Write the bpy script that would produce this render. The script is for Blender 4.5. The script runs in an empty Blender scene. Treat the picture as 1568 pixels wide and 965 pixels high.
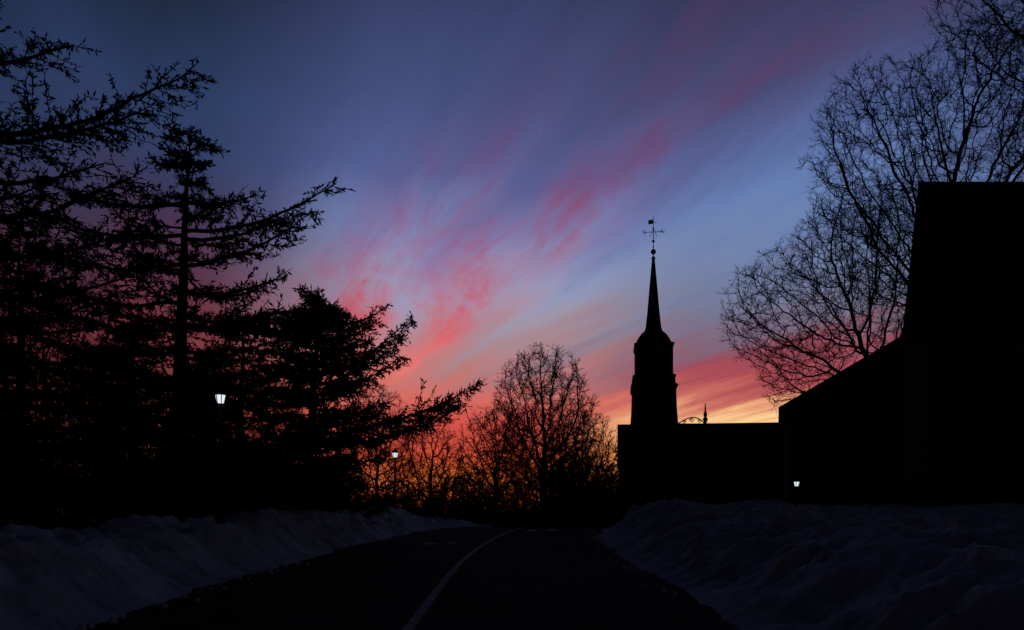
import bpy, math, numpy as np
from mathutils import Vector
scene=bpy.context.scene
R=math.radians
# ------------------------------------------------------------------ helpers
def lin(c):
    out=[]
    for v in c:
        v=v/255.0
        out.append(v/12.92 if v<=0.04045 else ((v+0.055)/1.055)**2.4)
    return tuple(out)+(1.0,)

def mat(name,col,rough=0.9,noise=0.3,scale=4.0,bump=0.0,bscale=20.0,spec=0.2):
    m=bpy.data.materials.new(name); m.use_nodes=True
    nt=m.node_tree; b=nt.nodes['Principled BSDF']
    tc=nt.nodes.new('ShaderNodeTexCoord')
    n=nt.nodes.new('ShaderNodeTexNoise'); n.inputs['Scale'].default_value=scale; n.inputs['Detail'].default_value=6
    r=nt.nodes.new('ShaderNodeValToRGB')
    r.color_ramp.elements[0].position=0.3; r.color_ramp.elements[1].position=0.7
    r.color_ramp.elements[0].color=tuple(c*(1-noise) for c in col)+(1,)
    r.color_ramp.elements[1].color=tuple(min(1,c*(1+noise)) for c in col)+(1,)
    nt.links.new(tc.outputs['Object'],n.inputs['Vector']); nt.links.new(n.outputs['Fac'],r.inputs['Fac'])
    nt.links.new(r.outputs['Color'],b.inputs['Base Color'])
    b.inputs['Roughness'].default_value=rough
    b.inputs['Specular IOR Level'].default_value=spec
    if bump>0:
        n2=nt.nodes.new('ShaderNodeTexNoise'); n2.inputs['Scale'].default_value=bscale; n2.inputs['Detail'].default_value=8
        bp=nt.nodes.new('ShaderNodeBump'); bp.inputs['Strength'].default_value=bump; bp.inputs['Distance'].default_value=0.08
        nt.links.new(tc.outputs['Object'],n2.inputs['Vector']); nt.links.new(n2.outputs['Fac'],bp.inputs['Height'])
        nt.links.new(bp.outputs['Normal'],b.inputs['Normal'])
    return m
def plain(name,col):
    m=bpy.data.materials.new(name); m.use_nodes=True
    nt=m.node_tree; nt.nodes.clear()
    d=nt.nodes.new('ShaderNodeBsdfDiffuse'); o=nt.nodes.new('ShaderNodeOutputMaterial')
    tc=nt.nodes.new('ShaderNodeTexCoord'); wv=nt.nodes.new('ShaderNodeTexWhiteNoise'); mx=nt.nodes.new('ShaderNodeMix'); mx.data_type='RGBA'
    vs=nt.nodes.new('ShaderNodeVectorMath'); vs.operation='SNAP'; vs.inputs[1].default_value=(0.3,0.3,0.3)
    nt.links.new(tc.outputs['Object'],vs.inputs[0]); nt.links.new(vs.outputs[0],wv.inputs['Vector']); nt.links.new(wv.outputs['Value'],mx.inputs[0])
    mx.inputs[6].default_value=tuple(c*.6 for c in col)+(1,); mx.inputs[7].default_value=tuple(c*1.3 for c in col)+(1,)
    nt.links.new(mx.outputs[2],d.inputs[0]); nt.links.new(d.outputs[0],o.inputs[0])
    return m
def emis(name,col,s):
    m=bpy.data.materials.new(name); m.use_nodes=True
    b=m.node_tree.nodes['Principled BSDF']
    b.inputs['Base Color'].default_value=(*col,1); b.inputs['Emission Color'].default_value=(*col,1)
    b.inputs['Emission Strength'].default_value=s
    return m

M_bark=plain('bark',(0.03,0.025,0.02))
M_twig=plain('twig',(0.028,0.023,0.019))
M_needle=plain('needles',(0.018,0.022,0.014))
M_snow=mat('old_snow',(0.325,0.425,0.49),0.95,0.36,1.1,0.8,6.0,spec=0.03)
M_asph=mat('asphalt',(0.036,0.038,0.041),1.0,0.4,1.3,0.3,90,spec=0.03)
M_paint=mat('worn_road_paint',(0.34,0.36,0.37),0.9,0.6,9,spec=0.05)
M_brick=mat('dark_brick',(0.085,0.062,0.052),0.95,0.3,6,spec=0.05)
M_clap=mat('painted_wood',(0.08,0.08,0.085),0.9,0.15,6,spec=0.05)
M_trim=mat('dark_trim',(0.065,0.06,0.058),0.9,0.15,6,spec=0.05)
M_slate=mat('slate_roof',(0.035,0.036,0.04),0.95,0.3,5,spec=0.03)
M_glass=mat('dark_window_glass',(0.03,0.03,0.034),0.5,0.2,2,spec=0.1)
M_iron=mat('black_iron',(0.02,0.02,0.022),0.8,0.2,8,spec=0.1)
M_copper=mat('metal_vane',(0.03,0.03,0.03),0.8,0.2,8,spec=0.1)
M_lamp=emis('lamp_glass',(0.84,0.92,0.98),0.95)

class MB:
    """accumulates vertices / faces"""
    def __init__(s): s.v=[];s.q=[];s.n=0
    def quads(s,v,q):
        v=np.asarray(v,float); q=np.asarray(q,int)
        s.v.append(v); s.q.append(q+s.n); s.n+=len(v)
    def tubes(s,p0,p1,r0,r1,n=3):
        p0=np.asarray(p0,float);p1=np.asarray(p1,float)
        N=len(p0)
        if N==0:return
        r0=np.broadcast_to(r0,(N,));r1=np.broadcast_to(r1,(N,))
        d=p1-p0; L=np.linalg.norm(d,axis=1,keepdims=True)+1e-9; d=d/L
        ref=np.where(np.abs(d[:,2:3])>0.8,np.array([[1.,0,0]]),np.array([[0,0,1.]]))
        a=np.cross(d,ref); a/=np.linalg.norm(a,axis=1,keepdims=True)+1e-9
        b=np.cross(d,a)
        V=np.zeros((N,2*n,3))
        for k in range(n):
            t=2*math.pi*k/n
            o=math.cos(t)*a+math.sin(t)*b
            V[:,k]=p0+o*r0[:,None]; V[:,n+k]=p1+o*r1[:,None]
        base=(np.arange(N)*2*n)[:,None,None]
        F=np.array([[k,(k+1)%n,n+(k+1)%n,n+k] for k in range(n)])[None]
        s.quads(V.reshape(-1,3),(base+F).reshape(-1,4))
    def blades(s,p0,p1,w,rng):
        """flat leaf-like quads: narrow at both ends"""
        p0=np.asarray(p0,float);p1=np.asarray(p1,float);N=len(p0)
        if N==0:return
        d=p1-p0; a=np.cross(d,rng.normal(size=(N,3))); a/=np.linalg.norm(a,axis=1,keepdims=True)+1e-9
        m=p0*0.55+p1*0.45; w=np.broadcast_to(w,(N,))[:,None]
        V=np.stack([p0,m+a*w,p1,m-a*w],1)
        s.quads(V.reshape(-1,3),np.arange(N*4).reshape(N,4))
    def obj(s,name,m,parent=None,smooth=False):
        v=np.concatenate(s.v);q=np.concatenate(s.q)
        me=bpy.data.meshes.new(name)
        me.vertices.add(len(v)); me.vertices.foreach_set('co',v.astype(np.float32).ravel())
        me.loops.add(len(q)*4); me.loops.foreach_set('vertex_index',q.astype(np.int32).ravel())
        me.polygons.add(len(q)); me.polygons.foreach_set('loop_start',(np.arange(len(q))*4).astype(np.int32))
        me.polygons.foreach_set('loop_total',np.full(len(q),4,np.int32))
        if smooth: me.polygons.foreach_set('use_smooth',np.ones(len(q),bool))
        me.update(calc_edges=True); me.materials.append(m)
        o=bpy.data.objects.new(name,me); scene.collection.objects.link(o)
        if parent: o.parent=parent
        return o

def empty(name,loc=(0,0,0),rz=0):
    e=bpy.data.objects.new(name,None); e.location=loc; e.rotation_euler=(0,0,rz)
    scene.collection.objects.link(e); return e
def pyobj(name,v,f,m,parent=None,smooth=False):
    me=bpy.data.meshes.new(name); me.from_pydata([tuple(map(float,p)) for p in v],[],f); me.update()
    me.materials.append(m)
    if smooth:
        for p in me.polygons:p.use_smooth=True
    o=bpy.data.objects.new(name,me); scene.collection.objects.link(o)
    if parent:o.parent=parent
    return o
def boxv(x0,x1,y0,y1,z0,z1):
    v=[(x0,y0,z0),(x1,y0,z0),(x1,y1,z0),(x0,y1,z0),(x0,y0,z1),(x1,y0,z1),(x1,y1,z1),(x0,y1,z1)]
    f=[(0,3,2,1),(4,5,6,7),(0,1,5,4),(1,2,6,5),(2,3,7,6),(3,0,4,7)]
    return v,f
def boxes(name,lst,m,parent=None):
    V=[];F=[]
    for b in lst:
        v,f=boxv(*b); n=len(V); V+=v; F+=[tuple(i+n for i in q) for q in f]
    return pyobj(name,V,F,m,parent)
def lathe(name,prof,n,m,parent=None,rot=0,center=(0,0),smooth=False):
    V=[];F=[]
    for r,z in prof:
        for k in range(n):
            t=2*math.pi*k/n+rot
            V.append((center[0]+r*math.cos(t),center[1]+r*math.sin(t),z))
    for i in range(len(prof)-1):
        for k in range(n):
            F.append((i*n+k,i*n+(k+1)%n,(i+1)*n+(k+1)%n,(i+1)*n+k))
    F.append(tuple(range((len(prof)-1)*n,len(prof)*n)))
    F.append(tuple(reversed(range(n))))
    return pyobj(name,V,F,m,parent,smooth)

# ------------------------------------------------------------------ numpy noise
def vn(x,y,seed=0):
    xi=np.floor(x).astype(np.int64); yi=np.floor(y).astype(np.int64)
    fx=x-xi; fy=y-yi; fx=fx*fx*(3-2*fx); fy=fy*fy*(3-2*fy)
    def h(a,b):
        n=(a*374761393+b*668265263+seed*1442695041)&0x7fffffff
        n=((n^(n>>13))*1274126177)&0x7fffffff
        return ((n^(n>>16))&0xffff)/65535.0
    return (h(xi,yi)*(1-fx)+h(xi+1,yi)*fx)*(1-fy)+(h(xi,yi+1)*(1-fx)+h(xi+1,yi+1)*fx)*fy
def fbm(x,y,o=4,seed=0):
    s=0;a=0.5
    for i in range(o):
        s=s+a*(vn(x,y,seed+i)-0.5)*2; x=x*2.03+11.3; y=y*2.03+5.7; a*=0.5
    return s
def ss(a,b,x):
    t=np.clip((x-a)/(b-a),0,1); return t*t*(3-2*t)

# ------------------------------------------------------------------ terrain
TY=[-80,0,20,30,36,41,50,64,90,140,4000]
TZ=[-1.2,0,0.56,0.84,0.97,0.93,0.55,-0.2,-1.3,-2,-2]
def road_z(y): return np.interp(y,TY,TZ)
def road_c(y):
    y=np.asarray(y,float); t=np.clip(y-14,0,60); return -1.2+0.0034*t*t
def road_hw(y): return np.interp(y,[0,14,36,60],[3.65,3.65,3.3,3.3])
def ground_z(x,y):
    x=np.asarray(x,float); y=np.asarray(y,float)
    rz=road_z(y); c=road_c(y); hw=road_hw(y)
    edge=0.25*fbm(x*0+3.1,y*0.9,3,5)+0.12*fbm(x*0+1,y*3,2,9)
    sl=(c-hw)-x+edge; sr=x-(c+hw)+edge
    lump=0.22*fbm(x*0.8+3,y*0.8,4,1)+0.12*fbm(x*2.0+y*.6,y*1.8-x*.7,4,2)
    r1=1-np.abs(fbm(x*3.1-y*1.7,y*2.7+x*1.4,3,21))*2.2
    clods=np.clip(vn(x*3.7+y,y*3.7-x,31)-0.62,0,1)*0.55
    rough=0.14*fbm(x*5.3+y*2,y*5.3-x*2,3,3)+0.05*np.clip(r1,0,1)**3+clods*vn(x*.5,y*.5,8)
    fadeL=1-ss(33,40,y)
    bl=(0.93*ss(-0.1,1.9,sl)-0.5*ss(2.4,6.0,sl))*fadeL+0.30*(1-fadeL)*ss(0,1.0,sl)
    bl=bl+(lump+rough)*ss(0.1,1.2,sl)*(1-0.6*ss(3,8,sl))
    fadeR=1-ss(29,37,y)
    hump=0.36*np.exp(-((y-26)/3.0)**2)*np.exp(-((sr-1.6)/1.6)**2)
    br=(0.85*ss(-0.1,2.4,sr)+0.15*ss(1,4,sr)+hump)*fadeR+(0.12*ss(0,1.0,sr)+1.0*ss(1.5,7,sr))*(1-fadeR)
    br=br+np.clip(x-7,0,25)*0.018
    br=br+(lump*1.1+rough)*ss(0.1,1.4,sr)*(1-0.45*ss(3,9,sr))
    fo=1-ss(70,140,y)
    z=rz-0.05+np.where(sl>0,bl,0)*fo+np.where(sr>0,br,0)*fo
    far=ss(60,200,np.abs(x))
    return z*(1-far)+(-2)*far*1.0
def axis(a,b,step,far,g=1.16):
    core=list(np.arange(a,b+1e-6,step)); up=[];d=step;p=b
    while p<far: d=min(d*g,250);p+=d;up.append(p)
    dn=[];d=step;p=a
    while p>-far: d=min(d*g,250);p-=d;dn.append(p)
    return np.array(dn[::-1]+core+up)
xs=axis(-13,20,0.10,3500); ys=axis(5,42,0.10,3500)
X,Y=np.meshgrid(xs,ys)
Z=ground_z(X,Y)
nx=len(xs);ny=len(ys)
mb=MB()
idx=np.arange(nx*ny).reshape(ny,nx)
mb.quads(np.stack([X,Y,Z],-1).reshape(-1,3),np.stack([idx[:-1,:-1],idx[:-1,1:],idx[1:,1:],idx[1:,:-1]],-1).reshape(-1,4))
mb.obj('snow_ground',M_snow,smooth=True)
def strip(ya,yb,off0,off1,dz,step=0.5):
    yy=np.arange(ya,yb+1e-6,step); c=road_c(yy); z=road_z(yy)+dz
    v=np.concatenate([np.stack([c+off0,yy,z],-1),np.stack([c+off1,yy,z],-1)])
    n=len(yy); i=np.arange(n-1)
    b=MB(); b.quads(v,np.stack([i,i+n,i+n+1,i+1],-1)); return b
strip(-60,110,-4.0,4.0,0.0).obj('road',M_asph)
mk=MB()
def addm(b): mk.quads(b.v[0],b.q[0])
addm(strip(-30,60,-0.065,0.065,0.005))
addm(strip(24.3,25.1,-1.9,-1.45,0.005,0.4))
addm(strip(24.6,25.4,-1.2,-0.95,0.005,0.4))
addm(strip(32.6,34.0,0.55,0.95,0.005,0.7))
addm(strip(33.0,34.4,1.3,1.75,0.005,0.7))
mk.obj('road_markings',M_paint)
rng=np.random.default_rng(4)
cv=MB()
for i in range(150):
    y=rng.uniform(6,34); side=rng.choice([-1,1]); 
    x=float(road_c(y))+side*(float(road_hw(y))-abs(rng.normal(0,0.22))+0.08)
    r=rng.uniform(0.02,0.06)
    if i==0: x,y,r=2.28,15.9,0.10
    z=float(road_z(y))+r*0.4
    th=np.linspace(0,2*math.pi,7)[:-1]
    ring=[]
    for ph,rr in ((-0.6,0.8),(0.1,1.0),(0.7,0.65),(1.0,0.15)):
        ring.append(np.stack([x+r*rr*np.cos(th)*rng.uniform(.8,1.2,6),y+r*rr*np.sin(th)*rng.uniform(.8,1.2,6),np.full(6,z+ph*r)],-1))
    v=np.concatenate(ring); q=[[a*6+k,a*6+(k+1)%6,(a+1)*6+(k+1)%6,(a+1)*6+k] for a in range(3) for k in range(6)]
    cv.quads(v,q)
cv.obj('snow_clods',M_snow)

# ------------------------------------------------------------------ trees
pi=math.pi
def unit(v): return v/(np.linalg.norm(v,axis=-1,keepdims=True)+1e-9)
def ell(rng,n,c,r,hollow=0.35):
    p=unit(rng.normal(size=(n,3)))*(rng.uniform(hollow**3,1,(n,1))**(1/3))
    return np.array(c)+p*np.array(r)
def colonize(rng,trunk,att,step=0.4,kill=0.7,maxit=160,bias=(0,0,0.12)):
    nodes=[np.array(p,float) for p in trunk]; par=[-1]+list(range(len(trunk)-1))
    A=att.copy(); P=np.array(nodes)
    D=np.linalg.norm(A[:,None]-P[None],axis=2); near=D.argmin(1); dist=D.min(1)
    kids={}
    bias=np.array(bias)
    for it in range(maxit):
        if len(A)==0:break
        P=np.array(nodes)
        s=np.zeros((len(P),3)); np.add.at(s,near,unit(A-P[near]))
        act=np.unique(near); new=[]
        for i in act:
            d=s[i]; n=np.linalg.norm(d)
            if n<1e-6:continue
            d=d/n+bias+rng.normal(0,0.16,3); d/=np.linalg.norm(d)
            p=nodes[i]+d*step
            ok=True
            for k in kids.get(i,()):
                if np.linalg.norm(nodes[k]-p)<step*0.35: ok=False;break
            if ok:
                kids.setdefault(i,[]).append(len(nodes)); nodes.append(p); par.append(int(i)); new.append(len(nodes)-1)
        if not new:break
        NP=np.array([nodes[k] for k in new]); D=np.linalg.norm(A[:,None]-NP[None],axis=2)
        j=D.argmin(1); m=D[np.arange(len(A)),j]; up=m<dist
        near=np.where(up,np.array(new)[j],near); dist=np.where(up,m,dist)
        keep=dist>kill; A=A[keep];near=near[keep];dist=dist[keep]
    return np.array(nodes),np.array(par)
def radii(par,tip,pw=2.35):
    n=len(par); acc=np.zeros(n)
    for i in range(n-1,-1,-1):
        if acc[i]==0: acc[i]=tip**pw
        if par[i]>=0: acc[par[i]]+=acc[i]
    return acc**(1/pw)
def twigs(rng,mb,p,d,k,L,r,spread=0.8,sub=1,up=0.15):
    p=np.repeat(p,k,0); d=np.repeat(d,k,0); n=len(p)
    if n==0:return
    dd=unit(d+rng.normal(0,spread,(n,3))+np.array([0,0,up]))
    l=rng.uniform(0.5,1.2,(n,1))*L
    m=p+dd*l*0.5; d2=unit(dd+rng.normal(0,0.25,(n,3))+np.array([0,0,up*0.6]))
    e=m+d2*l*0.5
    mb.tubes(p,m,r,r*0.8); mb.tubes(m,e,r*0.8,r*0.45)
    if sub>0:
        twigs(rng,mb,m,dd,2,L*0.55,r*0.75,spread*0.9,sub-1,up)
def bare_mesh(rng,mb,trunk,att,step,kill,tip,tw_len,tw_r,k=2,sub=1,rmax=None,bias=(0,0,.12)):
    P,par=colonize(rng,trunk,att,step,kill,bias=bias)
    r=radii(par,tip)
    if rmax: r=np.minimum(r,rmax)
    c=np.arange(1,len(P)); p0=P[par[c]]; p1=P[c]; r0=np.minimum(r[par[c]],r[c]*1.35+0.002); r1=r[c]
    th=r1>0.05
    mb.tubes(p0[th],p1[th],r0[th],r1[th],7); mb.tubes(p0[~th],p1[~th],r0[~th],r1[~th],4)
    fine=r1<tip*3.2
    twigs(rng,mb,p1[fine],unit(p1[fine]-p0[fine]),k,tw_len,tw_r,0.6,sub)
def trunkline(rng,base,top,n=8,w=0.1):
    base=np.array(base,float);top=np.array(top,float)
    out=[]
    for i in range(n+1):
        t=i/n; p=base*(1-t)+top*t
        if 0<i<n: p=p+rng.normal(0,w,3)*np.array([1,1,0])
        out.append(p)
    return out

# -- big bare trees on the right (stand behind the buildings)
rng=np.random.default_rng(11)
mb=MB()
att=np.concatenate([
 ell(rng,1100,(14.6,42,11.8),(3.9,3.2,3.7)),
 ell(rng,1000,(17.8,42,14.4),(3.5,3.4,4.6)),
 ell(rng,400,(20.5,42,12.5),(3.2,3.2,4.5)),
 ell(rng,260,(14.8,41,8.6),(2.6,2.2,2.0))])
bare_mesh(rng,mb,trunkline(rng,(19.6,42,1.2),(18.6,42,8.6),14,0.08),att,0.34,0.40,0.0125,0.55,0.0095,3,1,bias=(-0.03,0,0.12))
mb.obj('bare_maple_tree',M_bark)
rng=np.random.default_rng(23)
mb=MB()
att=np.concatenate([
 ell(rng,1300,(20.9,46,21.6),(4.4,4.0,5.8)),
 ell(rng,1100,(26.0,46,23.5),(4.6,4.0,5.4)),
 ell(rng,700,(30.5,46,26),(4.5,4.0,6.0)),
 ell(rng,900,(22.0,45,16.2),(4.4,3.4,3.6))])
bare_mesh(rng,mb,trunkline(rng,(25.5,46,1.2),(25.0,46,13.0),18,0.1),att,0.38,0.44,0.0135,0.62,0.0105,3,1,bias=(0,0,0.12))
mb.obj('bare_maple_tree',M_bark)
rng=np.random.default_rng(31)
mb=MB()
att=np.concatenate([ell(rng,700,(26.6,40,25.2),(5.2,3.2,3.0)),ell(rng,450,(23.9,40,27.0),(3.6,3,2.4)),ell(rng,300,(27,40,19.5),(3.0,3,3.4))])
bare_mesh(rng,mb,trunkline(rng,(32.5,41,1.2),(31.0,41,19.0),24,0.1),att,0.38,0.46,0.0125,0.55,0.0095,3,1,bias=(0,0,-0.02))
mb.obj('bare_maple_tree',M_bark)

def bare_tree(seed,x,y,h,w,n,zb=None,low=0.22,tip=0.012,tw=0.6,k=2,lean=0,kill=0.36):
    rng=np.random.default_rng(seed); mb=MB()
    z0=float(ground_z(x,y)) if zb is None else zb
    a=np.concatenate([ell(rng,int(n*.6),(x+lean,y,z0+h*0.58),(w*.5,w*.45,h*0.42),0.3),
                      ell(rng,int(n*.4),(x,y,z0+h*0.42),(w*.5,w*.45,h*0.24),0.4)])
    a=a[a[:,2]>z0+h*low]
    bare_mesh(rng,mb,trunkline(rng,(x,y,z0-0.2),(x+lean*.5,y,z0+h*0.33),7,0.05),a,0.32,kill,tip,tw,tip*0.8,k,1,bias=(0,0,0.34))
    return mb
bare_tree(5,2.35,61,14.1,8.4,2600,tip=0.0165,k=3).obj('bare_oak_tree',M_bark)
bare_tree(6,5.6,64,10.0,6.4,1400,tip=0.0165,k=3).obj('bare_oak_tree',M_bark)
bare_tree(7,-1.2,62,9.7,6.4,1400,tip=0.0165,k=3).obj('bare_oak_tree',M_bark)
bare_tree(8,-5.6,56,7.4,5.0,900,tip=0.0155,k=3).obj('bare_oak_tree',M_bark)
bare_tree(9,-8.3,50,8.6,5.0,900,tip=0.0135,k=3).obj('bare_oak_tree',M_bark)
bare_tree(10,-20.5,36,12.5,8.0,1300,tip=0.012,k=3).obj('bare_oak_tree',M_bark)
bare_tree(12,-14.5,42,9.0,6.5,1100,tip=0.012,k=3).obj('bare_oak_tree',M_bark)

rng=np.random.default_rng(77)
far=MB()
protos=[bare_tree(100+i,0,0,7.0,5.5,380,zb=0.0,tip=0.025,tw=0.6,low=0.12,kill=.4) for i in range(4)]
for i in range(46):
    b=protos[i%4]; v=np.concatenate(b.v)
    x=rng.uniform(-36,22); y=rng.uniform(70,100)
    u=x/y
    if u<-0.19 or u>-0.07: s=rng.uniform(0.9,1.25)
    else: s=rng.uniform(0.70,0.95)
    a=rng.uniform(0,6.28); ca,sa=math.cos(a),math.sin(a)
    v2=np.stack([v[:,0]*ca-v[:,1]*sa,v[:,0]*sa+v[:,1]*ca,v[:,2]],-1)*s*np.array([1.1,1.1,1])
    far.quads(v2+np.array([x,y,float(ground_z(x,y))]),np.concatenate(b.q))
far.obj('distant_tree_row',M_twig)
def brush(name,seed,x0,x1,y0,y1,h0,h1,n,r=0.02,k=3):
    rng=np.random.default_rng(seed); mb=MB()
    x=rng.uniform(x0,x1,n); y=rng.uniform(y0,y1,n)
    h=rng.uniform(h0,h1,n)*(0.6+0.7*vn(x*0.5,y*0.2,seed))
    p=np.stack([x,y,ground_z(x,y)-0.1],-1); d=unit(rng.normal(0,0.3,(n,3))+np.array([0,0,1.]))
    ns=6
    for s in range(ns):
        e=p+d*(h/ns)[:,None]
        mb.tubes(p,e,r*(1-s/ns*0.6),r*(1-(s+1)/ns*0.6))
        twigs(rng,mb,e,d,k,0.5,r*0.55,0.9,1 if s>1 else 0)
        p=e; d=unit(d+rng.normal(0,0.28,(n,3)))
    mb.obj(name,M_twig)
brush('thicket',3,-17,18,62,69,2.2,4.6,1100,0.03)
brush('thicket',4,-40,-10.5,40,50,3.0,6.2,1100,0.028)
brush('thicket',5,-12,1.5,50,53,1.2,2.6,260,0.02)
brush('thicket',8,3.5,9,54,60,2.2,3.8,420,0.024)

# -- conifers
def limb(rng,mb,p0,az,L,rise,r,dens=1.0,sag=0.12,sec=0.36,spur=0.15,w=0.02,nrm=24,side_up=0.05):
    n=max(6,int(L/0.2)); t=np.linspace(0,1,n+1)
    h=np.array([math.cos(az),math.sin(az),0])
    side=np.array([-h[1],h[0],0])
    wob=np.cumsum(rng.normal(0,0.06,n+1))*L/n*1.2; wob-=wob[0]
    wz=np.cumsum(rng.normal(0,0.10,n+1))*L/n; wz-=wz[0]
    zz=rise*t**1.25-sag*L*np.sin(math.pi*t)*0.6+wz
    P=p0+h*(t*L)[:,None]+side*wob[:,None]+np.array([0,0,1.])*zz[:,None]
    rr=r*(1-t)**0.7+0.008
    mb.tubes(P[:-1],P[1:],rr[:-1],rr[1:],5)
    sel=t[:-1]>0.18
    S0=[P[:-1][sel]];S1=[P[1:][sel]]
    for i in range(1,n+1):
        if t[i]<0.10: continue
        for sg in (-1,1):
            for rep in range(2):
                if rng.random()>0.72*dens: continue
                l=(L*sec*(1-t[i])**0.6+0.30)*rng.uniform(0.4,1.15)
                l=min(l,1.5)
                ang=rng.uniform(0.5,1.2)*sg
                d=h*math.cos(ang)+side*math.sin(ang)+np.array([0,0,rng.normal(side_up,0.16)])
                d=d/np.linalg.norm(d)
                m=max(2,int(l/0.2)); q=P[i]
                for j in range(m):
                    q2=q+d*(l/m)
                    S0.append(q[None]);S1.append(q2[None])
                    if rng.random()<0.7:
                        l3=rng.uniform(0.10,0.34)*(1-j/m*0.5)
                        d3=unit(d+rng.normal(0,0.7,3)*np.array([1,1,.8])+np.array([0,0,0.05]))
                        S0.append(q2[None]);S1.append((q2+d3*l3)[None])
                    q=q2; d=unit(d+rng.normal(0,0.13,3)+np.array([0,0,0.03]))
    S0=np.concatenate(S0);S1=np.concatenate(S1)
    mb.tubes(S0,S1,0.010,0.006,3)
    ln=np.linalg.norm(S1-S0,axis=1)
    cl=0.2+1.6*rng.random(len(S0))           # clumpy foliage
    cnt=np.maximum(1,(ln*nrm*cl).astype(int))
    I=np.repeat(np.arange(len(S0)),cnt); tt=rng.uniform(0,1,(len(I),1))
    q=S0[I]*(1-tt)+S1[I]*tt; d=unit(S1-S0)[I]
    d=unit(d*0.9+rng.normal(0,0.7,q.shape)+np.array([0,0,-0.10]))
    mb.blades(q,q+d*rng.uniform(0.4,1.3,(len(I),1))*spur,w*rng.uniform(.6,1.3,len(I)),rng)
def conifer(name,seed,x,y,ztop,lean=0,special=(),zlow=2.0,nl=50,Lmax=4.0,Lmin=0.5,dens=0.8,spur=0.15,w=0.02,rt=0.2,nrm=24,zb=None,ryse=0.12,power=0.8,gen_top=0.15,crown=9,crl=0.7,sag=.12,jit=0.4):
    rng=np.random.default_rng(seed); mb=MB()
    z0=float(ground_z(x,y))-0.1 if zb is None else zb
    n=24; zs=np.linspace(z0,ztop,n+1)
    cx=x+lean*(zs-z0)/(ztop-z0)+np.cumsum(rng.normal(0,0.02,n+1)); cy=y+np.cumsum(rng.normal(0,0.02,n+1))
    P=np.stack([cx,cy,zs],-1); rr=rt*(1-(zs-z0)/(ztop-z0))**0.9+0.012
    mb.tubes(P[:-1],P[1:],rr[:-1],rr[1:],9)
    kw=dict(dens=dens,spur=spur,w=w,nrm=nrm,sag=sag)
    def at(z): return np.array([np.interp(z,zs,cx),np.interp(z,zs,cy),z])
    for (z,az,L,rise) in special:
        limb(rng,mb,at(z),az,L,rise,0.05,**kw)
    for i in range(nl):
        f=(i+rng.uniform(0,1))/nl; z=zlow+(ztop-gen_top-zlow)*f
        L=(Lmin+(Lmax-Lmin)*(1-f)**power)*rng.uniform(0.5,1.1)
        az=i*2.399+rng.normal(0,jit)
        limb(rng,mb,at(z),az,L,L*rng.normal(ryse,0.1),0.015+0.009*L,**kw)
    for i in range(crown):
        limb(rng,mb,at(ztop-0.05-0.10*i),rng.uniform(0,6.28),rng.uniform(0.35,1)*crl*(0.5+i/crown*.7),rng.uniform(0,.25),0.012,**kw)
    return mb.obj(name,M_needle)
conifer('larch_tree',1,-8.4,20,10.75,lean=0.5,zlow=1.9,nl=46,Lmax=3.3,Lmin=0.7,dens=0.72,gen_top=0.9,power=.75,crown=8,crl=.9,special=[
 (8.5,0.02,3.6,1.15),(8.3,0.35,2.3,0.9),(7.65,-0.1,3.1,1.2),(9.2,0.2,1.5,0.3),(7.0,0.1,2.3,0.35),(6.2,-0.2,2.5,0.3),(5.4,0.1,2.4,.5),
 (9.2,pi,2.9,0.35),(8.4,pi+0.15,3.4,0.4),(7.7,pi-0.1,3.7,0.4),(6.8,pi,3.9,0.7),(6.2,pi-.2,3.5,0.6),(5.6,pi+0.2,4.0,0.6),(4.8,pi,4.0,0.6)],spur=0.15,w=0.021,nrm=34,rt=0.24)
conifer('larch_tree',2,-9.9,14,12.6,zlow=2.2,nl=24,Lmax=2.6,Lmin=0.8,dens=0.76,special=[
 (8.15,-0.05,4.5,0.95),(8.05,0.1,3.5,0.75),(7.3,0.05,2.9,0.35),(6.75,0.0,3.4,0.5),(6.1,0.05,3.4,0.5),(9.4,0.1,2.2,0.35),(5.4,0.1,3.4,0.5),(4.8,0,3.2,.4)],spur=0.12,w=0.016,rt=0.28,nrm=38)
conifer('spruce_tree',3,-7.1,28,8.9,lean=0.6,zlow=1.2,nl=110,Lmax=2.5,Lmin=1.0,dens=.95,special=[
 (8.1,0.0,2.2,0.55),(7.6,0.1,2.0,0.5),(6.3,0.0,3.2,1.95),(6.0,0.2,2.9,1.6),(5.7,0.1,2.9,1.2),(4.3,0.0,5.6,1.7),(4.1,0.12,4.9,1.4),(5.0,0.2,2.3,0.3),(8.0,pi,1.9,0.4),(7.7,pi-.2,2.1,0.3)],spur=0.21,w=0.028,rt=0.24,power=0.45,nrm=24,crl=1.1,crown=12)
conifer('larch_tree',4,-15.6,26,10.6,zlow=2.0,nl=46,Lmax=3.8,Lmin=0.8,dens=0.78,spur=0.18,w=0.024,rt=0.24,nrm=20)
conifer('larch_tree',5,-15.2,33,9.2,zlow=1.8,nl=42,Lmax=3.4,Lmin=0.8,dens=0.8,spur=0.22,w=0.032,nrm=17)
conifer('larch_tree',6,-10.4,31,9.3,zlow=1.8,nl=52,Lmax=2.6,Lmin=0.8,dens=0.85,spur=0.2,w=0.03,nrm=18,power=.6)
conifer('spruce_tree',7,-20.5,31,9.2,zlow=1.5,nl=60,Lmax=3.6,Lmin=1.0,dens=.85,spur=0.26,w=0.036,nrm=15)
conifer('spruce_tree',9,-12.0,24,6.4,zlow=1.0,nl=58,Lmax=2.7,Lmin=0.9,dens=.9,spur=0.22,w=0.032,nrm=16)
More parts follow.
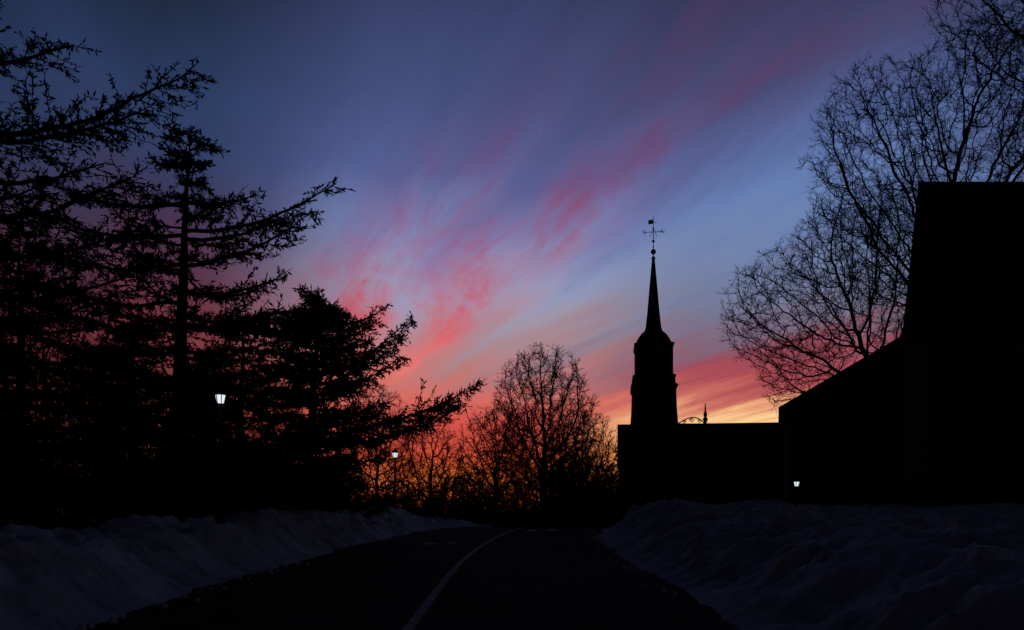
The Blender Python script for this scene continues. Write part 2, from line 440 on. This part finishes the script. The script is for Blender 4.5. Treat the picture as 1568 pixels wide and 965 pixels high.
conifer('spruce_tree',10,-11.6,18.5,5.4,zlow=1.0,nl=50,Lmax=2.4,Lmin=0.9,dens=.9,spur=0.18,w=0.026,nrm=17)
conifer('spruce_tree',11,-9.6,25,5.9,zlow=1.0,nl=64,Lmax=2.2,Lmin=0.8,dens=.9,spur=0.22,w=0.032,nrm=17)

# ------------------------------------------------------------------ church
ch=empty('church_with_steeple',(12.12,70,0),R(-7))
zb=-1.0
def gable(name,x0,x1,y0,y1,z0,ze,zr,m,parent):
    ym=(y0+y1)/2
    v=[(x0,y0,z0),(x1,y0,z0),(x1,y1,z0),(x0,y1,z0),(x0,y0,ze),(x1,y0,ze),(x1,y1,ze),(x0,y1,ze),(x0,ym,zr),(x1,ym,zr)]
    f=[(0,1,5,4),(2,3,7,6),(3,0,4,8,7),(1,2,6,9,5),(4,5,9,8),(6,7,8,9)]
    return pyobj(name,v,f,m,parent)
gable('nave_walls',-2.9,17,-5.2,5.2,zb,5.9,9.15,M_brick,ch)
def roofslab(name,x0,x1,y0,y1,ze,zr,t,m,parent,ov=0.35):
    ym=(y0+y1)/2; k=(zr-ze)/(ym-y0)
    v=[];f=[]
    for (ya,yb2) in ((y0-ov,ym),(y1+ov,ym)):
        za=ze-ov*k; n=len(v)
        v+=[(x0,ya,za+0.02),(x1,ya,za+0.02),(x1,yb2,zr+0.02),(x0,yb2,zr+0.02),(x0,ya,za+t),(x1,ya,za+t),(x1,yb2,zr+t),(x0,yb2,zr+t)]
        f+=[tuple(i+n for i in q) for q in [(0,3,2,1),(4,5,6,7),(0,1,5,4),(1,2,6,5),(2,3,7,6),(3,0,4,7)]]
    return pyobj(name,v,f,m,parent)
roofslab('nave_roof',-3.05,17.2,-5.2,5.2,5.9,9.15,0.14,M_slate,ch)
wl=[];wf=[]
for i in range(5):
    x=3.6+i*2.9
    wl.append((x-0.6,x+0.6,-5.225,-5.203,1.4,4.6)); wf+= [(x-0.72,x-0.6,-5.28,-5.203,1.3,4.75),(x+0.6,x+0.72,-5.28,-5.203,1.3,4.75),(x-0.6,x+0.6,-5.28,-5.203,4.6,4.75),(x-0.03,x+0.03,-5.26,-5.226,1.4,4.6),(x-0.6,x-0.03,-5.25,-5.226,2.97,3.03),(x+0.03,x+0.6,-5.25,-5.226,2.97,3.03)]
boxes('nave_windows',wl,M_glass,ch); boxes('nave_window_frames',wf,M_trim,ch)
q=R(45); s2=math.sqrt(2)
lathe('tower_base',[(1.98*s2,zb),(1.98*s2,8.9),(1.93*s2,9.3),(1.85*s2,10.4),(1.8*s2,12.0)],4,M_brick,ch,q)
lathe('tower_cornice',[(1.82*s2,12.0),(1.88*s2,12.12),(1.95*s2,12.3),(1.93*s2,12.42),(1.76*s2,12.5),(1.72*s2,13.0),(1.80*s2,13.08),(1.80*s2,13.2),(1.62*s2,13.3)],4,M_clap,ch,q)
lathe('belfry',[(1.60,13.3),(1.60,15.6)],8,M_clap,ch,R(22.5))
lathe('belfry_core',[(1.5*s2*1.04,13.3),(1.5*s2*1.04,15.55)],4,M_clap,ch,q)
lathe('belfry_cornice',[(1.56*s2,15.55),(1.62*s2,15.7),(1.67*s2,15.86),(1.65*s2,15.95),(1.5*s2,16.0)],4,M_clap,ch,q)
lathe('bell_cast_roof',[(1.68,16.0),(1.60,16.2),(1.44,16.5),(1.2,16.85),(1.0,17.05),(0.82,17.2)],8,M_slate,ch,R(22.5))
lathe('spire',[(0.82,17.16),(0.70,17.6),(0.55,18.9),(0.33,21.3),(0.13,23.4)],8,M_slate,ch,R(22.5))
boxes('belfry_louvers',[(-0.55,0.55,-1.64,-1.62,13.55,15.2)]+[(-0.5,0.5,-1.72,-1.645,13.6+0.2*i,13.66+0.2*i) for i in range(8)],M_glass,ch)
lathe('clock_face',[(0.75,0),(0.75,0.05),(0.66,0.08),(0.0001,0.08)],32,M_slate,ch)
o=bpy.data.objects['clock_face']; o.rotation_euler=(R(90),0,0); o.location=(0,-1.86,11.0)
boxes('clock_hands',[(-0.02,0.02,-1.99,-1.96,11,11.5),(0.02,0.35,-1.99,-1.96,10.98,11.02)],M_clap,ch)
boxes('tower_window',[(-0.45,0.45,-2.02,-1.985,5.0,7.4)],M_glass,ch)
def ball(r,z): return [(max(0.02,r*math.sin(t)),z-r*math.cos(t)) for t in np.linspace(0.1,pi-0.1,9)]
lathe('finial',[(0.13,23.4),(0.2,23.5),(0.07,23.65)]+ball(0.23,24.05)+[(0.05,24.4)]+ball(0.12,24.95)+[(0.035,25.1),(0.03,26.9)],12,M_copper,ch,smooth=True)
mv=MB()
mv.tubes([(-0.75,0,25.75),(0,-0.5,25.75)],[(0.75,0,25.75),(0,0.5,25.75)],0.028,0.028,5)
def letter(cx,cz,strokes,s=0.15):
    for a,b,c,d in strokes: mv.tubes([(cx+a*s,0,cz+b*s)],[(cx+c*s,0,cz+d*s)],0.025,0.025,5)
letter(0.78,25.75+0.02,[(-.8,-1,-.8,1),(-.8,1,.8,-1),(.8,-1,.8,1)])
letter(-0.78,25.75+0.02,[(.8,1,-.8,1),(-.8,1,-.8,0),(-.8,0,.8,0),(.8,0,.8,-1),(.8,-1,-.8,-1)])
mv.tubes([(-0.28,0,25.35),(0.28,0,25.35),(0,0,26.9)],[(0,0,26.2),(0,0,26.2),(0,0,27.1)],0.02,0.02,5)
mv.tubes([(-0.1,0,26.55)],[(0.34,0,26.55)],0.02,0.02,5)
mv.obj('compass_arms',M_copper,ch)
pyobj('vane_banner',[(-0.42,0,26.42),(0.02,0,26.48),(0.02,0,26.74),(-0.22,0,26.84),(-0.42,0,26.76),(-0.42,0.03,26.42),(0.02,0.03,26.48),(0.02,0.03,26.74),(-0.22,0.03,26.84),(-0.42,0.03,26.76)],
 [(0,1,2,3,4),(9,8,7,6,5),(0,5,6,1),(1,6,7,2),(2,7,8,3),(3,8,9,4),(4,9,5,0)],M_copper,ch)

# ------------------------------------------------------------------ gabled house (right)
gh=empty('gabled_house',(10.5,32,0),R(-18))
def rotgable(parent,w,d,z0,ze,zr,ov=0.3):
    v=[(0.25,0,z0),(w-.25,0,z0),(w-.25,d,z0),(0.25,d,z0),(0.25,0,ze),(w-.25,0,ze),(w-.25,d,ze),(0.25,d,ze),(w/2,0,zr),(w/2,d,zr)]
    f=[(0,1,5,8,4),(1,2,6,5),(2,3,7,9,6),(3,0,4,7),(4,8,9,7),(8,5,6,9)]
    pyobj('walls',v,f,M_trim,parent)
    t=0.16; k=(zr-ze)/(w/2-.25); v=[];f=[]
    for (xa,) in ((-0.05,),(w+0.05,)):
        za=ze-0.3*k; n=len(v)
        v+=[(xa,-ov,za+.02),(w/2,-ov,zr+.02),(w/2,d+ov,zr+.02),(xa,d+ov,za+.02),(xa,-ov,za+t),(w/2,-ov,zr+t),(w/2,d+ov,zr+t),(xa,d+ov,za+t)]
        f+=[tuple(i+n for i in q) for q in [(0,3,2,1),(4,5,6,7),(0,1,5,4),(1,2,6,5),(2,3,7,6),(3,0,4,7)]]
    pyobj('roof',v,f,M_slate,parent)
rotgable(gh,11,9,0.8,5.75,8.75)
wl=[];wf=[]
for x in (1.8,3.9,6.0):
    for z in (2.7,): 
        wl.append((x-.45,x+.45,-0.02,-0.003,z,z+1.5)); wf+=[(x-.55,x-.45,-.07,-.003,z-.1,z+1.6),(x+.45,x+.55,-.07,-.003,z-.1,z+1.6),(x-.45,x+.45,-.07,-.003,z+1.5,z+1.6),(x-.45,x+.45,-.09,-.003,z-.1,z),(x-.45,x+.45,-.04,-.021,z+.72,z+.78)]
boxes('windows',wl,M_glass,gh); boxes('window_frames',wf,M_trim,gh)
boxes('door',[(7.6,8.6,-0.06,-0.003,1.6,3.8)],M_slate,gh)
# tall mansard building
mbd=empty('mansard_building',(0,0,0))
def prism(name,pts0,z0,pts1,z1,m,parent):
    n=len(pts0); v=[(x,y,z0) for x,y in pts0]+[(x,y,z1) for x,y in pts1]
    f=[(i,(i+1)%n,n+(i+1)%n,n+i) for i in range(n)]+[tuple(range(n,2*n)),tuple(reversed(range(n)))]
    return pyobj(name,v,f,m,parent)
yf=30.4
A=[(14.6,yf),(34,yf),(40,42),(20.5,42)]
B=[(14.45,yf-.18),(34.2,yf-.18),(40.2,42.2),(20.4,42.2)]
C=[(15.35,yf+.45),(33.5,yf+.45),(39.2,41.5),(21.2,41.5)]
D_=[(15.3,yf+.38),(33.55,yf+.38),(39.25,41.6),(21.12,41.6)]
prism('walls',A,0.8,A,8.0,M_brick,mbd)
prism('eave_cornice',A,8.003,B,8.25,M_trim,mbd)
prism('mansard_roof',B,8.253,C,14.0,M_slate,mbd)
prism('roof_edge',D_,14.003,D_,14.12,M_slate,mbd)
wl=[];wf=[]
for x in (16.6,18.9,21.2,23.5,25.8):
    for z in (2.9,5.7):
        wl.append((x-.5,x+.5,yf-.02,yf-.003,z,z+1.6)); wf+=[(x-.6,x-.5,yf-.07,yf-.003,z-.1,z+1.7),(x+.5,x+.6,yf-.07,yf-.003,z-.1,z+1.7),(x-.5,x+.5,yf-.07,yf-.003,z+1.6,z+1.7),(x-.5,x+.5,yf-.1,yf-.003,z-.1,z)]
boxes('windows',wl,M_glass,mbd); boxes('window_frames',wf,M_trim,mbd)

# ------------------------------------------------------------------ street furniture
def lantern(name,x,y,ztop,s=1.0,watts=3):
    z0=float(ground_z(x,y))-0.1; e=empty(name,(x,y,0))
    hz=ztop-0.25*s
    H=hz-z0
    lathe('post',[(0.14*s,z0),(0.14*s,z0+0.08*H),(0.09*s,z0+0.11*H),(0.07*s,z0+0.25*H),(0.05*s,hz-0.45*s),(0.08*s,hz-0.42*s),(0.045*s,hz-0.36*s),(0.05*s,hz-0.3*s)],12,M_iron,e)
    lathe('lamp_base',[(0.05*s,hz-0.3*s),(0.13*s,hz-0.24*s),(0.13*s,hz-0.2*s)],8,M_iron,e)
    lathe('glass',[(0.11*s,hz-0.17*s),(0.17*s,hz+0.08*s)],6,M_lamp,e)
    cg=MB()
    for k in range(6):
        a=2*pi*k/6; cg.tubes([(0.118*s*math.cos(a),0.118*s*math.sin(a),hz-0.2*s)],[(0.18*s*math.cos(a),0.18*s*math.sin(a),hz+0.13*s)],0.014*s,0.014*s,4)
    cg.obj('cage',M_iron,e)
    lathe('cap',[(0.21*s,hz+0.10*s),(0.2*s,hz+0.16*s),(0.1*s,hz+0.26*s),(0.05*s,hz+0.28*s),(0.05*s,hz+0.32*s),(0.01*s,hz+0.42*s)],6,M_iron,e)
    l=bpy.data.lights.new('bulb','POINT'); l.energy=watts; l.color=(0.9,0.94,1); l.shadow_soft_size=0.12
    lo=bpy.data.objects.new('bulb',l); lo.location=(0,0,hz-0.34*s); lo.parent=e; scene.collection.objects.link(lo)
lantern('street_lamp',-6.25,17.5,4.25,0.66,0.6)
lantern('street_lamp',-4.87,34,4.25,0.72,0.6)
lantern('garden_lamp',8.72,25,2.66,0.52,0.2)
# ornate bracket post
bp=empty('hanging_sign_post',(6.63,28,0))
z0=float(ground_z(6.63,28))-0.1
lathe('post',[(0.09,z0),(0.09,z0+0.3),(0.06,z0+0.4),(0.052,4.75),(0.085,4.8),(0.085,4.86),(0.045,4.9),(0.07,5.0),(0.03,5.12),(0.015,5.38)],10,M_iron,bp)
sc=MB()
def curve(pts,r=0.014):
    p=np.array([(x,0,z) for x,z in pts]); sc.tubes(p[:-1],p[1:],r,r,5)
curve([(-0.04,4.68),(-0.92,4.68)],0.02)
t=np.linspace(0,1,16)
curve([(-0.04-0.88*a,4.70+0.20*math.sin(pi*a**0.8)) for a in t],0.02)
for c,cz,r0,sg in ((-0.2,4.77,0.07,1),(-0.47,4.80,0.08,-1),(-0.72,4.75,0.06,1)):
    curve([(c+sg*r0*(1-a*0.7)*math.cos(a*9),cz+r0*(1-a*0.7)*math.sin(a*9)) for a in np.linspace(0,1,22)],0.014)
curve([(-0.92-0.05*math.sin(a*4.5),4.68-0.06*(1-math.cos(a*4.5))) for a in np.linspace(0,1,8)],0.016)
curve([(-0.05,4.3),(-0.2,4.47),(-0.42,4.66)],0.012)
sc.obj('scroll_bracket',M_iron,bp)

def shrub(seed,x,y,h,w):
    rng=np.random.default_rng(seed); mb=MB(); n=240
    p=np.stack([rng.normal(x,w*.25,n),rng.normal(y,w*.25,n),np.full(n,float(ground_z(x,y))-0.05)],-1)
    d=unit(rng.normal(0,0.5,(n,3))+np.array([0,0,1.]))
    for s in range(4):
        e=p+d*h/4; mb.tubes(p,e,0.012,0.01); twigs(rng,mb,e,d,3,0.28,0.009,0.9,1); p=e; d=unit(d+rng.normal(0,.3,(n,3)))
    mb.obj('bare_shrub',M_twig)
shrub(1,17.6,28.2,1.0,2.2); shrub(2,15.2,28.6,0.9,1.8); shrub(3,12.6,29.2,0.8,1.6)

# ------------------------------------------------------------------ world sky
w=bpy.data.worlds.new('World'); scene.world=w; w.use_nodes=True
nt=w.node_tree; nt.nodes.clear()
def mth(op,*a,clamp=False):
    n=nt.nodes.new('ShaderNodeMath'); n.operation=op; n.use_clamp=clamp
    for i,v in enumerate(a):
        if isinstance(v,(int,float)): n.inputs[i].default_value=v
        else: nt.links.new(v,n.inputs[i])
    return n.outputs[0]
def mrange(v,a,b,c=0.,d=1.,smooth=True):
    n=nt.nodes.new('ShaderNodeMapRange'); n.interpolation_type='SMOOTHSTEP' if smooth else 'LINEAR'
    nt.links.new(v,n.inputs[0])
    for i,x in zip((1,2,3,4),(a,b,c,d)): n.inputs[i].default_value=x
    return n.outputs[0]
def ramp(v,stops,scale=1.0,gray=False,interp='LINEAR'):
    n=nt.nodes.new('ShaderNodeValToRGB'); cr=n.color_ramp; cr.interpolation=interp
    e=cr.elements
    while len(e)<len(stops): e.new(0.5)
    for i,(p,c) in enumerate(stops):
        e[i].position=p*scale; e[i].color=(c,c,c,1) if gray else lin(c)
    nt.links.new(v,n.inputs[0]); return n.outputs[0]
def mix(f,a,b,mode='MIX'):
    n=nt.nodes.new('ShaderNodeMix'); n.data_type='RGBA'; n.blend_type=mode; n.clamp_factor=True
    for k,v in ((0,f),(6,a),(7,b)):
        if isinstance(v,(int,float)): n.inputs[k].default_value=v
        elif isinstance(v,tuple): n.inputs[k].default_value=v
        else: nt.links.new(v,n.inputs[k])
    return n.outputs[2]
def comb(x,y,z=0.0):
    n=nt.nodes.new('ShaderNodeCombineXYZ')
    for i,v in enumerate((x,y,z)):
        if isinstance(v,(int,float)): n.inputs[i].default_value=v
        else: nt.links.new(v,n.inputs[i])
    return n.outputs[0]
def noise(vec,scale,detail=5,rough=0.55,dist=0.0):
    n=nt.nodes.new('ShaderNodeTexNoise'); nt.links.new(vec,n.inputs['Vector'])
    n.inputs['Scale'].default_value=scale; n.inputs['Detail'].default_value=detail; n.inputs['Roughness'].default_value=rough; n.inputs['Distortion'].default_value=dist
    return n.outputs['Fac']
tc=nt.nodes.new('ShaderNodeTexCoord'); sp=nt.nodes.new('ShaderNodeSeparateXYZ'); nt.links.new(tc.outputs['Generated'],sp.inputs[0])
dx,dy,dz=sp.outputs
hl=mth('SQRT',mth('ADD',mth('MULTIPLY',dx,dx),mth('ADD',mth('MULTIPLY',dy,dy),1e-5)))
v=mth('DIVIDE',dz,hl)               # tan(elevation)
sa=mth('DIVIDE',dx,hl); ca=mth('DIVIDE',dy,hl)   # azimuth sin / cos
zz=mth('MAXIMUM',mth('ADD',dz,0.02),0.015)
# cloud-layer coordinates: cirrus streets running towards azimuth -19 deg
al=mth('DIVIDE',mth('ADD',mth('MULTIPLY',dx,-0.33),mth('MULTIPLY',dy,0.944)),zz)
ac=mth('DIVIDE',mth('ADD',mth('MULTIPLY',dx,0.944),mth('MULTIPLY',dy,0.33)),zz)
warp=mth('SUBTRACT',noise(comb(mth('MULTIPLY',al,0.4),ac),0.9,2),0.5)
warp2=mth('SUBTRACT',noise(comb(mth('MULTIPLY',al,0.9),mth('MULTIPLY',ac,2.2),3.0),1.6,4),0.5)
b2=mth('ADD',ac,mth('ADD',mth('MULTIPLY',warp,0.40),mth('MULTIPLY',warp2,0.17)))
n1=noise(comb(mth('MULTIPLY',al,0.42),mth('MULTIPLY',b2,4.2),1.0),1.6,6,0.6,0.25)   # broad streaks
n2=noise(comb(mth('MULTIPLY',al,0.25),mth('MULTIPLY',b2,2.2),7.0),1.3,6,0.6,0.2)
n3=noise(comb(mth('MULTIPLY',al,0.8),mth('MULTIPLY',b2,11.0),2.0),1.9,5,0.62,0.35)    # fine fibres
fx=mth('ADD',mth('MULTIPLY',al,0.55),mth('MULTIPLY',b2,0.9)); fy=mth('SUBTRACT',b2,mth('MULTIPLY',al,0.28))
n4=noise(comb(mth('MULTIPLY',fx,0.9),mth('MULTIPLY',fy,5.0),5.0),1.8,7,0.66,0.5)
n5=noise(comb(mth('MULTIPLY',al,1.1),mth('MULTIPLY',ac,1.3),11.0),1.5,6,0.62,0.6)      # uneven patches
damp=mrange(v,0.0,0.35,0.25,1.0)
ve=mth('ADD',v,mth('MULTIPLY',mth('MULTIPLY',mth('SUBTRACT',n2,0.5),0.22),damp))
vf=mth('MULTIPLY',ve,1/1.2,clamp=True)
S=1/1.2
left=ramp(vf,[(0,(112,52,34)),(.06,(118,50,40)),(.13,(112,46,46)),(.2,(112,46,58)),(.27,(80,46,66)),(.33,(60,52,80)),(.4,(49,61,97)),(.48,(43,60,97)),(.56,(35,49,78)),(.63,(28,38,58)),(.85,(16,22,36)),(1.2,(11,15,24))],S)
mid=ramp(vf,[(0,(205,92,42)),(.04,(222,108,50)),(.07,(214,80,54)),(.1,(208,76,68)),(.135,(214,104,94)),(.165,(184,120,120)),(.2,(164,138,148)),(.235,(158,152,172)),(.28,(146,158,192)),(.34,(114,132,182)),(.42,(84,97,150)),(.52,(68,79,125)),(.63,(54,64,103)),(.8,(25,33,54)),(1.2,(11,16,27))],S)
right=ramp(vf,[(0,(230,140,60)),(.07,(250,190,105)),(.105,(252,212,150)),(.118,(236,168,122)),(.135,(200,106,96)),(.16,(172,74,82)),(.185,(152,74,90)),(.21,(126,102,122)),(.25,(116,124,154)),(.3,(112,132,172)),(.36,(102,128,180)),(.43,(84,104,156)),(.52,(65,78,120)),(.63,(47,58,92)),(.8,(22,29,48)),(1.2,(11,16,27))],S)
base=mix(mrange(sa,-0.37,-0.13),left,mid)
base=mix(mrange(sa,0.02,0.24),base,right)
b3=mth('SUBTRACT',b2,mrange(v,0.40,0.62,0.0,0.22))   # the street widens higher up
bm=mth('MULTIPLY',mth('ADD',b3,1.0),0.25,clamp=True)
f4=0.25
mainm=ramp(bm,[(1.30,0.0),(1.48,.42),(1.62,.72),(1.76,.58),(1.88,.66),(1.98,.95),(2.05,.95),(2.12,.5),(2.22,.2),(2.4,0.05),(2.9,0.0)],f4,True)
leftm=ramp(bm,[(0.4,0.0),(0.9,.5),(1.25,.5),(1.5,.5),(1.72,0.2),(1.9,0.0)],f4,True)
leftm=mth('MULTIPLY',leftm,mrange(v,0.26,0.44,1.0,0.0))
tex=mrange(n1,0.34,0.62,0.36,1.0)
tex=mth('MULTIPLY',tex,mrange(n3,0.30,0.62,0.78,1.05))
tex=mth('MULTIPLY',tex,mrange(n4,0.32,0.62,0.60,1.08))
tex=mth('MULTIPLY',tex,mrange(n5,0.34,0.60,0.62,1.08))
pm=mth('MULTIPLY',mth('ADD',mainm,leftm,clamp=True),tex)
pm=mth('MULTIPLY',pm,mrange(v,0.06,0.13,0.3,1.0))
pink=ramp(mth('MULTIPLY',v,1/1.2,clamp=True),[(0,(238,110,52)),(.12,(232,92,76)),(.17,(246,118,106)),(.22,(212,100,108)),(.28,(186,94,120)),(.34,(152,82,120)),(.41,(114,74,118)),(.5,(88,64,104)),(.63,(70,57,93)),(.8,(30,29,48)),(1.2,(12,15,24))],S)
pink=mix(mrange(sa,-0.40,-0.12,0.0,1.0),mix(1.0,pink,(0.26,0.26,0.34,1),'MULTIPLY'),pink)
sky=mix(pm,base,pink)
# grey-mauve wisps on the clear side
gt=mth('MULTIPLY',mrange(n2,0.44,0.68,0.0,0.7),mrange(n3,0.3,0.6,0.7,1.0))
gt=mth('MULTIPLY',gt,mrange(n5,0.32,0.58,0.5,1.0))
gm=mth('MULTIPLY',gt,mrange(b3,1.15,1.7))
gm=mth('MULTIPLY',gm,mrange(v,0.12,0.2))
wisp=ramp(mth('MULTIPLY',v,1/1.2,clamp=True),[(0,(190,90,80)),(.17,(142,80,96)),(.25,(114,104,126)),(.35,(88,92,132)),(.43,(76,72,110)),(.52,(64,58,90)),(.63,(50,47,77)),(.8,(25,27,45)),(1.2,(11,14,22))],S)
sky=mix(gm,sky,wisp)
fall=mrange(ca,0.93,0.80,1.0,0.72)
fall2=mrange(ca,0.80,0.1,1.0,0.14)
f=mth('MULTIPLY',fall,fall2)
sky=mix(1.0,sky,comb(f,f,f),'MULTIPLY')
ns=nt.nodes.new('ShaderNodeTexSky'); ns.sky_type='NISHITA'; ns.sun_disc=False
ns.sun_elevation=R(-3.0); ns.sun_rotation=R(-5)
bg=nt.nodes.new('ShaderNodeBackground'); bg.inputs[1].default_value=1.0; nt.links.new(sky,bg.inputs[0])
bg2=nt.nodes.new('ShaderNodeBackground'); bg2.inputs[1].default_value=0.02; nt.links.new(ns.outputs[0],bg2.inputs[0])
ad=nt.nodes.new('ShaderNodeAddShader'); nt.links.new(bg.outputs[0],ad.inputs[0]); nt.links.new(bg2.outputs[0],ad.inputs[1])
out=nt.nodes.new('ShaderNodeOutputWorld'); nt.links.new(ad.outputs[0],out.inputs[0])
w.cycles.sampling_method='MANUAL'; w.cycles.sample_map_resolution=512

# ------------------------------------------------------------------ camera
cam=bpy.data.cameras.new('camera'); co=bpy.data.objects.new('camera',cam); scene.collection.objects.link(co)
co.location=(0,0,1.6); co.rotation_euler=(R(90),0,0)
cam.lens=28.7; cam.sensor_width=36; cam.shift_y=0.194; cam.clip_end=8000
scene.camera=co
scene.view_settings.view_transform='Standard'; scene.view_settings.look='None'; scene.view_settings.exposure=0
